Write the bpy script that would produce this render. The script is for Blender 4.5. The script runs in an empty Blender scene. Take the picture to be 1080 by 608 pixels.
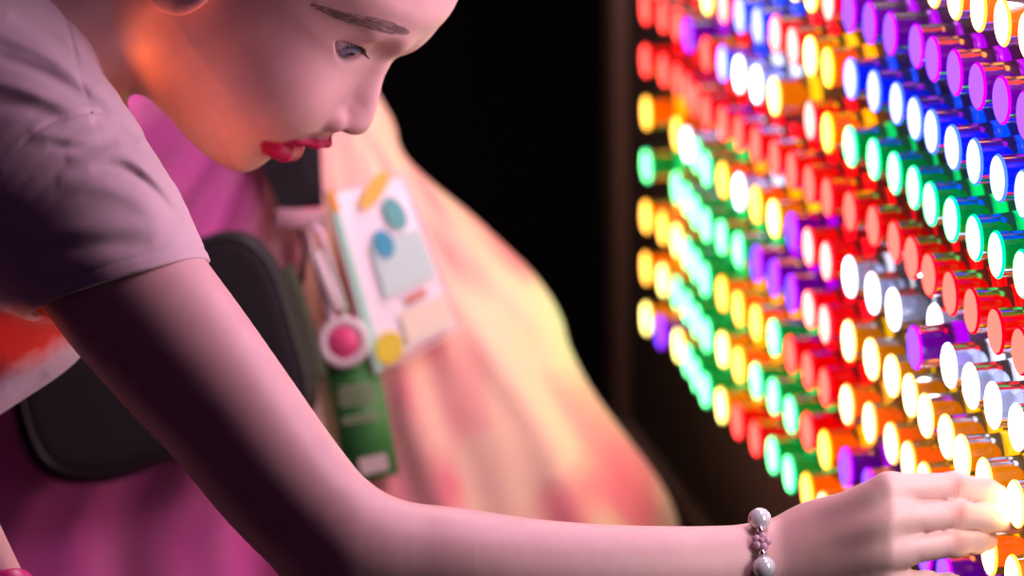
import bpy, math, random
import numpy as np
from mathutils import Vector, Matrix
random.seed(7); rng = np.random.default_rng(7)
S = bpy.context.scene
COL = S.collection

# ------------------------------------------------------------------ camera
F_PX, W_PX, H_PX = 3400.0, 1080.0, 608.0
PITCH, YAW, ROLL = 0.24919834, 0.18129439, -0.01426847
CAM_H = 1.22
CAM = np.array([0, 0, CAM_H])
_fw = np.array([0, math.cos(PITCH), -math.sin(PITCH)])
_dn = np.array([0, -math.sin(PITCH), -math.cos(PITCH)])
_rt = np.array([1.0, 0, 0])
cr, sr = math.cos(ROLL), math.sin(ROLL)
RT, DN, FW = _rt * cr - _dn * sr, _rt * sr + _dn * cr, _fw
cd = bpy.data.cameras.new('camera'); cam = bpy.data.objects.new('camera', cd); COL.objects.link(cam)
m = Matrix.Identity(4)
for i in range(3):
    m[i][0], m[i][1], m[i][2], m[i][3] = RT[i], -DN[i], -FW[i], CAM[i]
cam.matrix_world = m
cd.sensor_width = 36; cd.lens = 36 * F_PX / W_PX; cd.clip_start = .02
FOCUS = 1.62
cd.dof.use_dof = True; cd.dof.focus_distance = FOCUS; cd.dof.aperture_fstop = cd.lens / 1000 / .0215
S.camera = cam
S.view_settings.view_transform = 'Standard'; S.view_settings.look = 'None'
S.view_settings.gamma = 1; S.view_settings.use_curve_mapping = False
S.view_settings.exposure = 0

class Space:
    """modelling space: a to the right, b down, c away, one unit = D0/F_PX metres at distance D0"""
    def __init__(s, D0): s.D0 = D0; s.u = D0 / F_PX
    def w(s, P):
        P = np.asarray(P, float).reshape(-1, 3)
        D = s.D0 + P[:, 2] * s.u
        return CAM + ((P[:, 0] - 540) / F_PX * D)[:, None] * RT + ((P[:, 1] - 304) / F_PX * D)[:, None] * DN + D[:, None] * FW
    def w1(s, a, b, c): return s.w([[a, b, c]])[0]

# ------------------------------------------------------------------ objects
def tag(o, label=None, cat=None, group=None, kind=None):
    if label: o['label'] = label
    if cat: o['category'] = cat
    if group: o['group'] = group
    if kind: o['kind'] = kind
    return o
def empty(name, loc, rz=0):
    o = bpy.data.objects.new(name, None); COL.objects.link(o); o.location = loc; o.rotation_euler = (0, 0, rz)
    o.empty_display_size = .05
    return o
def mesh(name, V, Fc, mats, smooth=True, cols=None, fm=None):
    me = bpy.data.meshes.new(name)
    V = np.asarray(V, float).reshape(-1, 3)
    if isinstance(Fc, np.ndarray):
        n, k = Fc.shape
        me.vertices.add(len(V)); me.vertices.foreach_set('co', V.ravel())
        me.loops.add(n * k); me.loops.foreach_set('vertex_index', Fc.ravel().astype(np.int32))
        me.polygons.add(n); me.polygons.foreach_set('loop_start', (np.arange(n) * k).astype(np.int32))
        me.polygons.foreach_set('loop_total', np.full(n, k, np.int32))
        me.update(calc_edges=True)
    else:
        me.from_pydata([tuple(v) for v in V], [], [tuple(f) for f in Fc])
    for mt in (mats if isinstance(mats, (list, tuple)) else [mats]): me.materials.append(mt)
    if fm is not None: me.polygons.foreach_set('material_index', np.asarray(fm, np.int32))
    if smooth is True: me.polygons.foreach_set('use_smooth', [True] * len(me.polygons))
    if cols is not None:
        at = me.color_attributes.new('tint', 'FLOAT_COLOR', 'POINT')
        c4 = np.ones((len(V), 4)); c4[:, :3] = cols
        at.data.foreach_set('color', c4.ravel())
    me.update()
    return me
def obj(name, me, parent=None, loc=None):
    o = bpy.data.objects.new(name, me); COL.objects.link(o)
    if parent: o.parent = parent
    if loc is not None: o.location = loc
    return o
def part(name, V, Fc, mats, root, **k):
    """world-space geometry stored relative to its thing's base"""
    V = np.asarray(V, float).reshape(-1, 3) - np.array(root['_o'] if '_o' in root.keys() else root.location)
    return obj(name, mesh(name, V, Fc, mats, **k), root)
def sub(name, V, Fc, mats, parent, **k):
    r = parent
    while r.parent: r = r.parent
    V = np.asarray(V, float).reshape(-1, 3) - np.array(r.location)
    return obj(name, mesh(name, V, Fc, mats, **k), parent)
def solo(name, V, Fc, mats, base, **k):
    V = np.asarray(V, float).reshape(-1, 3) - np.array(base)
    return obj(name, mesh(name, V, Fc, mats, **k), None, base)

# ------------------------------------------------------------------ geometry helpers
def tube(pts, r, n=8, closed=False, flat=1.0, nrm=None):
    pts = np.asarray(pts, float); N = len(pts)
    r = np.broadcast_to(np.asarray(r, float), (N,))
    V = []; Fc = []
    prev = None
    for i in range(N):
        if closed: t = pts[(i + 1) % N] - pts[i - 1]
        else: t = pts[min(i + 1, N - 1)] - pts[max(i - 1, 0)]
        t = t / (np.linalg.norm(t) + 1e-12)
        if prev is None:
            h = np.array(nrm, float) if nrm is not None else np.array([0.3, .2, 1.0])
            prev = h
        u = prev - t * (prev @ t); u /= np.linalg.norm(u) + 1e-12; v = np.cross(t, u); prev = u
        for k in range(n):
            a = 2 * math.pi * k / n
            V.append(pts[i] + r[i] * (math.cos(a) * u * flat + math.sin(a) * v))
    M = N if closed else N - 1
    for i in range(M):
        for k in range(n):
            Fc.append((i * n + k, i * n + (k + 1) % n, ((i + 1) % N) * n + (k + 1) % n, ((i + 1) % N) * n + k))
    if not closed:
        Fc.append(tuple(range(n))[::-1]); Fc.append(tuple((N - 1) * n + k for k in range(n)))
    return np.array(V), Fc
def box(c, X, Y, Z):
    """box centred at c with half-vectors X, Y, Z and small chamfers"""
    c, X, Y, Z = [np.array(t, float) for t in (c, X, Y, Z)]
    V = []; Fc = []
    lx, ly, lz = [np.linalg.norm(t) for t in (X, Y, Z)]
    e = .12 * min(lx, ly, lz)
    idx = {}
    for sx in (-1, 1):
        for sy in (-1, 1):
            for sz in (-1, 1):
                for ax in range(3):
                    f = [1, 1, 1]
                    for q in range(3):
                        if q != ax: f[q] = 1 - e / (lx, ly, lz)[q]
                    idx[(sx, sy, sz, ax)] = len(V)
                    V.append(c + X * sx * f[0] + Y * sy * f[1] + Z * sz * f[2])
    I = idx
    for s in (-1, 1):
        q = [(-1, -1), (1, -1), (1, 1), (-1, 1)]
        Fc.append([I[(s, a, b, 0)] for a, b in q]); Fc.append([I[(a, s, b, 1)] for a, b in q]); Fc.append([I[(a, b, s, 2)] for a, b in q])
        for t in (-1, 1):
            Fc.append([I[(s, t, -1, 0)], I[(s, t, 1, 0)], I[(s, t, 1, 1)], I[(s, t, -1, 1)]])
            Fc.append([I[(s, -1, t, 0)], I[(s, 1, t, 0)], I[(s, 1, t, 2)], I[(s, -1, t, 2)]])
            Fc.append([I[(-1, s, t, 1)], I[(1, s, t, 1)], I[(1, s, t, 2)], I[(-1, s, t, 2)]])
            for u in (-1, 1):
                Fc.append([I[(s, t, u, 0)], I[(s, t, u, 1)], I[(s, t, u, 2)]])
    return np.array(V), fixn(V, Fc, c)
def fixn(V, Fc, c):
    V = np.asarray(V); out = []
    for f in Fc:
        p = V[list(f)]; n = np.cross(p[1] - p[0], p[2] - p[0])
        out.append(tuple(f) if n @ (p.mean(0) - c) >= 0 else tuple(f)[::-1])
    return out
def join(*L):
    V = []; Fc = []; n = 0
    for v, f in L:
        V.append(np.asarray(v)); Fc += [tuple(i + n for i in q) for q in f]; n += len(v)
    return np.concatenate(V), Fc
def lathe(prof, n=32, X=(1, 0, 0), c=(0, 0, 0)):
    """profile of (axial, radius) about X"""
    X = np.array(X, float); X /= np.linalg.norm(X)
    u = np.cross(X, [0, 0, 1.0]) if abs(X[2]) < .9 else np.cross(X, [0, 1.0, 0])
    u /= np.linalg.norm(u); v = np.cross(X, u)
    V = []; Fc = []
    for (x, r) in prof:
        for k in range(n):
            a = 2 * math.pi * k / n
            V.append(np.array(c) + X * x + r * (math.cos(a) * u + math.sin(a) * v))
    for i in range(len(prof) - 1):
        for k in range(n):
            Fc.append((i * n + k, i * n + (k + 1) % n, (i + 1) * n + (k + 1) % n, (i + 1) * n + k))
    return np.array(V), Fc
def ball(c, r, n=16, sq=(1, 1, 1)):
    V, Fc = lathe([(r * math.sin(t), max(1e-5, r * math.cos(t))) for t in np.linspace(-math.pi / 2, math.pi / 2, n)], n * 2, (0, 0, 1))
    return V * np.array(sq) + np.array(c), Fc
def catmull(P, n=8, closed=False):
    P = np.asarray(P, float); N = len(P); out = []
    for i in range(N if closed else N - 1):
        if closed: p0, p1, p2, p3 = P[i - 1], P[i], P[(i + 1) % N], P[(i + 2) % N]
        else: p0, p1, p2, p3 = P[max(i - 1, 0)], P[i], P[i + 1], P[min(i + 2, N - 1)]
        for t in np.arange(n) / n:
            out.append(.5 * ((2 * p1) + (-p0 + p2) * t + (2 * p0 - 5 * p1 + 4 * p2 - p3) * t * t + (-p0 + 3 * p1 - 3 * p2 + p3) * t ** 3))
    if not closed: out.append(P[-1])
    return np.array(out)

# ------------------------------------------------------------------ implicit surfaces
def cap(P, a, b, ra, rb):
    a = np.array(a, float); b = np.array(b, float); ab = b - a
    t = np.clip(((P - a) @ ab) / (ab @ ab), 0, 1)
    return np.linalg.norm(P - a - t[:, None] * ab, axis=1) - (ra + (rb - ra) * t)
def chain(P, pts, rs, k=0):
    d = None
    for i in range(len(pts) - 1):
        e = cap(P, pts[i], pts[i + 1], rs[i], rs[i + 1])
        d = e if d is None else (smin(d, e, k) if k else np.minimum(d, e))
    return d
def smin(a, b, k):
    h = np.clip(k - np.abs(a - b), 0, None) / k
    return np.minimum(a, b) - h * h * k * .25
def smax(a, b, k): return -smin(-a, -b, k)
def ell(P, c, r, R=None):
    q = P - np.array(c, float)
    if R is not None: q = q @ np.array(R, float).T
    r = np.array(r, float)
    k0 = np.linalg.norm(q / r, axis=1); k1 = np.linalg.norm(q / (r * r), axis=1) + 1e-9
    return k0 * (k0 - 1) / k1
class Poly2:
    """signed distance to a closed 2D outline, sampled on a grid"""
    def __init__(s, pts, step=2.0, pad=220, n=8):
        Q = catmull(pts, n, True); s.lo = Q.min(0) - pad; hi = Q.max(0) + pad; s.h = step
        nx, ny = np.ceil((hi - s.lo) / step).astype(int) + 1
        X, Y = np.meshgrid(s.lo[0] + np.arange(nx) * step, s.lo[1] + np.arange(ny) * step, indexing='ij')
        p = np.stack([X.ravel(), Y.ravel()], 1); d = np.full(len(p), 1e18); sg = np.zeros(len(p), bool)
        for i in range(len(Q)):
            a, b = Q[i], Q[(i + 1) % len(Q)]; e = b - a
            if e @ e < 1e-9: continue
            w = p - a; t = np.clip(w @ e / (e @ e), 0, 1); q = w - t[:, None] * e
            d = np.minimum(d, (q * q).sum(1))
            c = ((a[1] > p[:, 1]) != (b[1] > p[:, 1]))
            if abs(e[1]) > 1e-9: sg ^= c & (p[:, 0] < e[0] * (p[:, 1] - a[1]) / e[1] + a[0])
        s.g = (np.sqrt(d) * np.where(sg, -1, 1)).reshape(nx, ny); s.nx, s.ny = nx, ny
    def __call__(s, x, y):
        fx = np.clip((x - s.lo[0]) / s.h, 0, s.nx - 1.001); fy = np.clip((y - s.lo[1]) / s.h, 0, s.ny - 1.001)
        i = fx.astype(int); j = fy.astype(int); u = fx - i; v = fy - j; g = s.g
        return g[i, j] * (1 - u) * (1 - v) + g[i + 1, j] * u * (1 - v) + g[i, j + 1] * (1 - u) * v + g[i + 1, j + 1] * u * v
def pillow(g, w, Ra, Wm, p=2.0):
    q = np.clip((g + Ra) / Ra, 0, None)
    t = (q ** p + np.abs(w / Wm) ** p) ** (1 / p) - 1
    return t * np.minimum(Ra, Wm)
_CO = np.array([(i, j, k) for i in (0, 1) for j in (0, 1) for k in (0, 1)])
def surface(f, lo, hi, h, L, slack=1.6):
    """naive surface nets over a sparse octree; returns verts, quads"""
    lo = np.array(lo, float); s = h * 2 ** L
    n = np.ceil((np.array(hi) - lo) / s).astype(int)
    C = np.stack(np.meshgrid(*[np.arange(k) for k in n], indexing='ij'), -1).reshape(-1, 3)
    for l in range(L, -1, -1):
        s = h * 2 ** l
        d = f(lo + (C + .5) * s)
        C = C[np.abs(d) < s * .87 * slack + (2.0 * h if l else 0)]
        if l: C = (C[:, None, :] * 2 + _CO[None]).reshape(-1, 3)
    B = 1 << 20
    key = lambda c: (c[..., 0].astype(np.int64) * B + c[..., 1]) * B + c[..., 2]
    cc = (C[:, None, :] + _CO[None]).reshape(-1, 3)
    uk, inv = np.unique(key(cc), return_inverse=True)
    uc = np.stack([uk // B // B, uk // B % B, uk % B], 1)
    dv = f(lo + uc * h); D = dv[inv].reshape(-1, 8)
    act = (D.min(1) < 0) & (D.max(1) >= 0)
    C, D = C[act], D[act]
    o = np.argsort(key(C)); C, D = C[o], D[o]; ck = key(C)
    acc = np.zeros((len(C), 3)); cnt = np.zeros(len(C))
    for i in range(8):
        for ax in range(3):
            if _CO[i][ax] == 0:
                j = i + (4, 2, 1)[ax]
                a, b = D[:, i], D[:, j]; x = (a < 0) != (b < 0)
                t = a / np.where(x, a - b, 1)
                pt = np.repeat(_CO[i][None].astype(float), len(C), 0); pt[:, ax] = t
                acc[x] += pt[x]; cnt[x] += 1
    V = lo + (C + acc / cnt[:, None]) * h
    Q = []
    for ax in range(3):
        e1, e2 = np.eye(3, dtype=int)[(ax + 1) % 3], np.eye(3, dtype=int)[(ax + 2) % 3]
        j = (4, 2, 1)[ax]
        x = np.nonzero((D[:, 0] < 0) != (D[:, j] < 0))[0]
        ids = []; ok = np.ones(len(x), bool)
        for off in (0 * e1, e1, e1 + e2, e2):
            k = key(C[x] - off); p = np.clip(np.searchsorted(ck, k), 0, len(ck) - 1)
            ok &= ck[p] == k; ids.append(p)
        q = np.stack(ids, 1); flip = D[x, 0] >= 0
        q[flip] = q[flip][:, ::-1]
        Q.append(q[ok])
    return V, np.concatenate(Q)
def march(f, a, b, c0, c1, n=500):
    cs = np.linspace(c0, c1, n); d = f(np.stack([np.full(n, a), np.full(n, b), cs], 1))
    i = np.nonzero(d < 0)[0]
    return cs[i[0]] if len(i) else None
def vnoise(P, s, seed=0):
    """smooth value noise"""
    q = P / s; i = np.floor(q).astype(np.int64); u = q - i; u = u * u * (3 - 2 * u); out = 0
    for dx in (0, 1):
        for dy in (0, 1):
            for dz in (0, 1):
                h = (i[:, 0] + dx) * 73856093 ^ (i[:, 1] + dy) * 19349663 ^ (i[:, 2] + dz) * 83492791 ^ seed * 7919
                h = (h * 2654435761) & 0xffffff
                w = (u[:, 0] if dx else 1 - u[:, 0]) * (u[:, 1] if dy else 1 - u[:, 1]) * (u[:, 2] if dz else 1 - u[:, 2])
                out = out + w * (h / 0xffffff)
    return out * 2 - 1

# ------------------------------------------------------------------ materials
def lin(c):
    c = np.array(c, float) / 255
    return tuple(np.where(c <= .04045, c / 12.92, ((c + .055) / 1.055) ** 2.4)) + (1,)
def mat(name, base, rough=.5, metal=0, bump=None, tint=False, **k):
    M = bpy.data.materials.new(name); M.use_nodes = True; nt = M.node_tree; b = nt.nodes['Principled BSDF']
    b.inputs['Base Color'].default_value = base if len(base) == 4 else tuple(base) + (1,)
    b.inputs['Roughness'].default_value = rough; b.inputs['Metallic'].default_value = metal
    for q, v in k.items(): b.inputs[q.replace('_', ' ')].default_value = v
    if tint:
        at = nt.nodes.new('ShaderNodeAttribute'); at.attribute_name = 'tint'
        nt.links.new(at.outputs['Color'], b.inputs['Base Color'])
    if bump:
        sc, st, dist = bump
        tc = nt.nodes.new('ShaderNodeTexCoord'); nz = nt.nodes.new('ShaderNodeTexNoise'); bp = nt.nodes.new('ShaderNodeBump')
        nz.inputs['Scale'].default_value = sc; nz.inputs['Detail'].default_value = 4
        bp.inputs['Strength'].default_value = st; bp.inputs['Distance'].default_value = dist
        nt.links.new(tc.outputs['Object'], nz.inputs['Vector']); nt.links.new(nz.outputs['Fac'], bp.inputs['Height'])
        nt.links.new(bp.outputs['Normal'], b.inputs['Normal'])
    return M
def emis(name, col, st):
    M = bpy.data.materials.new(name); M.use_nodes = True; nt = M.node_tree; nt.nodes.clear()
    e = nt.nodes.new('ShaderNodeEmission'); o = nt.nodes.new('ShaderNodeOutputMaterial')
    e.inputs[0].default_value = col; e.inputs[1].default_value = st
    nt.links.new(e.outputs[0], o.inputs[0]); M.cycles.emission_sampling = 'FRONT_BACK'
    return M
def peg_body(name, col, tr=.55, glow=.0):
    """tinted see-through plastic"""
    M = bpy.data.materials.new(name); M.use_nodes = True; nt = M.node_tree; nt.nodes.clear()
    N = nt.nodes.new
    t = N('ShaderNodeBsdfTransparent'); d = N('ShaderNodeBsdfTranslucent'); f = N('ShaderNodeBsdfDiffuse'); g = N('ShaderNodeBsdfGlossy'); o = N('ShaderNodeOutputMaterial')
    e = N('ShaderNodeEmission'); e.inputs[0].default_value = col; e.inputs[1].default_value = glow
    for q in (t, d, f): q.inputs[0].default_value = col
    g.inputs['Roughness'].default_value = .08
    m1, m2, m3, ad = N('ShaderNodeMixShader'), N('ShaderNodeMixShader'), N('ShaderNodeMixShader'), N('ShaderNodeAddShader')
    fr = N('ShaderNodeFresnel'); fr.inputs[0].default_value = 1.45
    m1.inputs[0].default_value = .5; m2.inputs[0].default_value = tr
    L = nt.links.new
    L(d.outputs[0], m1.inputs[1]); L(f.outputs[0], m1.inputs[2]); L(m1.outputs[0], m2.inputs[1]); L(t.outputs[0], m2.inputs[2])
    L(fr.outputs[0], m3.inputs[0]); L(m2.outputs[0], m3.inputs[1]); L(g.outputs[0], m3.inputs[2])
    L(m3.outputs[0], ad.inputs[0]); L(e.outputs[0], ad.inputs[1]); L(ad.outputs[0], o.inputs[0])
    M.cycles.emission_sampling = 'NONE'
    return M

wd = bpy.data.worlds.new('dim_hall'); S.world = wd; wd.use_nodes = True
wd.node_tree.nodes['Background'].inputs[0].default_value = (.52, .19, .60, 1); wd.node_tree.nodes['Background'].inputs[1].default_value = .042
# ------------------------------------------------------------------ the room
M_black = mat('black_paint', (.006, .005, .005), .9)
M_floor = mat('dark_floor', (.02, .018, .018), .6, bump=(30, .2, .002))
def slab(name, x0, x1, y0, y1, z0, z1, M):
    V, Fc = box(((x0 + x1) / 2, (y0 + y1) / 2, (z0 + z1) / 2), ((x1 - x0) / 2, 0, 0), (0, (y1 - y0) / 2, 0), (0, 0, (z1 - z0) / 2))
    o = obj(name, mesh(name, V, Fc, M, smooth=False)); o['kind'] = 'structure'; return o
slab('floor', -4, 4, -1.2, 3.7, -.1, 0, M_floor)
slab('wall_back', -4, 4, 3.6, 3.7, 0, 3.2, M_black)

# ------------------------------------------------------------------ the light board
PITCHM = .04
P0 = np.array([0.10558053, 2.37972767, -0.39129815 + CAM_H])      # peg tip plane, column 0, row 0
DIR = np.array([math.sin(YAW), -math.cos(YAW), 0])                # along the rows, towards the near end
NRM = np.array([-math.cos(YAW), -math.sin(YAW), 0])               # out of the board
PEG_L = .027
def tipw(k, j): return P0 + DIR * k * PITCHM + np.array([0, 0, -j * PITCHM])
def basew(k, j): return tipw(k, j) - NRM * PEG_L
Z3 = np.array([0, 0, 1.0])
M_panel = mat('board_panel', (.055, .045, .045), .55, bump=(220, .15, .0006))
M_frame = mat('board_frame', (.13, .08, .07), .45)
bc = basew(12.5, 6.2); board_base = np.array([bc[0], bc[1], 0])
board = empty('light_board', board_base)
tag(board, 'tall dark peg board filled with rows of lit coloured pegs', 'light board')
k0, k1, jt, jb = -4.9, 33, -17, 9.5
def brd(ka, kb, ja, jb_, d0, d1):
    """box on the board between columns, rows and offsets along the normal"""
    c = (basew(ka, ja) + basew(kb, jb_)) / 2 + NRM * (d0 + d1) / 2
    return box(c, DIR * (kb - ka) * PITCHM / 2, NRM * (d1 - d0) / 2, Z3 * (jb_ - ja) * PITCHM / 2)
V, Fc = brd(k0, k1, jt, jb, -.03, 0); part('panel', V, Fc, M_panel, board, smooth=False)
V, Fc = brd(k0 - 1.0, k0, jt - .6, jb + .6, -.05, .012); part('edge_rail', V, Fc, M_frame, board, smooth=False)
V, Fc = brd(k1, k1 + .75, jt - .6, jb + .6, -.05, .012); part('edge_rail', V, Fc, M_frame, board, smooth=False)
V, Fc = brd(k0, k1, jb, jb + .6, -.05, .012); part('bottom_rail', V, Fc, M_frame, board, smooth=False)
V, Fc = brd(k0, k1, jt - .6, jt, -.05, .012); part('top_rail', V, Fc, M_frame, board, smooth=False)
zb = basew(0, jb + .6)[2]
for kk in (k0 + .4, k1 - .4):
    b0 = basew(kk, 0); c = np.array([b0[0], b0[1], 0]) - NRM * .02
    V, Fc = box(c + Z3 * (zb / 2), DIR * .03, NRM * .03, Z3 * zb / 2); part('board_leg', V, Fc, M_frame, board, smooth=False)
V, Fc = [], []
# open sockets where a peg is missing
# colours: tip core, tip core strength, rim, body tint, base collar
COLR = {
 'R': ('red', (4.0, .215, .165), (1.0, .0, .01), (235, 4, 14)),
 'K': ('rose pink', (4.5, .8, .7), (1.2, .02, .05), (235, 10, 30)),
 'Y': ('amber yellow', (4.2, 1.9, .28), (1.2, .45, .0), (250, 165, 0)),
 'L': ('pale yellow', (4.5, 3.6, .95), (1.2, .8, .1), (235, 180, 20)),
 'Z': ('yellow', (4.5, 3.6, 1.5), (1.3, .9, .2), (225, 170, 0)),
 'O': ('orange', (4.8, 2.4, 1.1), (1.3, .45, .05), (255, 165, 50)),
 'G': ('green', (.68, 4.2, 1.25), (.0, .8, .28), (0, 190, 95)),
 'P': ('purple', (.38, .10, 2.2), (.42, .0, .95), (150, 0, 190)),
 'B': ('blue', (.8, .85, 4.5), (.05, .13, 1.1), (0, 70, 245)),
 'W': ('clear', (4.5, 4.5, 5.0), (1.1, 1.15, 1.3), (225, 230, 250)),
}
TR = .0124
def peg_meshes(key):
    nm, core, rim, body = COLR[key]
    cl = emis('peg_tip_' + key, core + (1,), 1.65); rl = emis('peg_rim_' + key, rim + (1,), 2.6)
    tr = .84 if key == 'W' else .5
    bl = peg_body('peg_body_' + key, lin(body), tr, .11 if key != 'W' else .03)
    kl = peg_body('peg_collar_' + key, lin(body),   .12, 1.2 if key != 'W' else .9)
    # tip: shallow dome with a coloured edge
    pr = [(PEG_L + .0012, 1e-5), (PEG_L + .0011, TR * .5), (PEG_L + .0007, TR * .92), (PEG_L + .0003, TR * .97), (PEG_L - .0001, TR), (PEG_L - .0006, TR), (PEG_L - .0009, TR * .97), (PEG_L - .001, 1e-5)]
    V, Fc = lathe(pr, 36); fm = [0 if (i // 36) < 2 else 1 for i in range(len(Fc))]
    mt = mesh('tip', V, Fc, [cl, rl], fm=fm)
    V, Fc = lathe([(PEG_L - .0010, TR * .955), (PEG_L - .012, TR * .965), (.0045, TR * .985), (.0045, TR * .90), (PEG_L - .012, TR * .88), (PEG_L - .0012, TR * .87)], 36)
    mb = mesh('barrel', V, Fc, bl)
    V, Fc = lathe([(.0008, 1e-5), (.0008, TR * .9), (-.001, TR * 1.02), (.0028, TR * 1.03), (.0046, TR * 1.0), (.0062, TR * .975), (.0046, TR * .88), (.0012, TR * .86)], 36)
    mc = mesh('collar', V, Fc, kl)
    return mt, mb, mc
PM = {k: peg_meshes(k) for k in COLR}
ROWS = {
 -3: {16: 'OOOOOO'}, -2: {10: 'LLKPPPPPPPPPP'}, -1: {5: 'LKBBKKLYBBBBBBBBB'},
 0: {0: 'RRRP.RBWWL.KYGGGGGGGGG'}, 1: {0: 'R' * 22}, 2: {0: 'Y.YWGGYWYLPKKWWWWPWWWW'},
 3: {0: 'G.GGGGGGPPPKKZZZZZZZZZ'}, 4: {0: 'YYLGGGYYYGRRROOOOOOOOO'}, 5: {0: 'YLGGGGLYGGGRYPPPPPP'}, 6: {0: 'LPLGGGLRRGGYO'},
}
RN = {6: 'bottom row', 5: 'second row up', 4: 'third row up', 3: 'fourth row up', 2: 'fifth row up', 1: 'sixth row up', 0: 'seventh row up', -1: 'eighth row up', -2: 'ninth row up', -3: 'topmost row in view'}
ORD = 'first second third fourth fifth sixth seventh eighth ninth tenth eleventh twelfth thirteenth fourteenth fifteenth sixteenth seventeenth eighteenth nineteenth twentieth twenty-first twenty-second'.split()
COFF = {0: -4, 1: 1, 2: 3, 3: 0, 4: -5, 5: -9, 6: -7, 7: -5, 8: -3, 9: -1, 10: 0, 11: 0, 12: 0, 13: 4, 14: 8, 15: 9, 16: 6, 17: 0, 18: -2, 19: -4, 20: -6, 21: -8}
OVR = {(16, 2): 31, (17, 2): -14, (19, 3): -12, (20, 3): -13, (13, -2): 0, (14, -2): 1, (15, -2): 2, (1, 6): -3}
for j, rr in ROWS.items():
    for ks, s in rr.items():
        n = 0
        for i, ch in enumerate(s):
            if ch == '.': continue
            k = ks + i; n += 1
            depth = (tipw(k, j) - CAM) @ FW
            off = OVR.get((k, j), COFF.get(k, 0)) + random.uniform(-.8, .8)
            sh = -off * depth / F_PX / .97                      # how far this peg is pushed in or pulled out
            e = empty('light_peg', basew(k, j) + NRM * sh, math.atan2(NRM[1], NRM[0]))
            e.rotation_euler = (0, math.radians(random.uniform(-.5, 1.6)), math.atan2(NRM[1], NRM[0]) + math.radians(random.uniform(-1, 1)))
            tag(e, 'lit %s peg, %s from the far edge, %s of the board' % (COLR[ch][0], ORD[n - 1], RN[j]), 'light peg', 'lit pegs plugged into the board')
            for nm, me in zip(('tip', 'barrel', 'collar'), PM[ch]): obj(nm, me, e)

# ------------------------------------------------------------------ lamps: board glow and added spots
def area(name, loc, to, w, h, col, pw, spread=math.pi):
    l = bpy.data.lights.new(name, 'AREA'); l.shape = 'RECTANGLE'; l.size = w; l.size_y = h; l.color = col; l.energy = pw; l.spread = spread
    o = bpy.data.objects.new(name, l); COL.objects.link(o); o.location = loc
    o.rotation_euler = (Vector(to) - Vector(loc)).to_track_quat('-Z', 'Y').to_euler(); return o
def spot(name, loc, to, col, pw, ang, blend, rad):
    l = bpy.data.lights.new(name, 'SPOT'); l.color = col; l.energy = pw; l.spot_size = math.radians(ang); l.spot_blend = blend; l.shadow_soft_size = rad
    o = bpy.data.objects.new(name, l); COL.objects.link(o); o.location = loc
    o.rotation_euler = (Vector(to) - Vector(loc)).to_track_quat('-Z', 'Y').to_euler(); return o
VOX = 1.0
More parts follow.
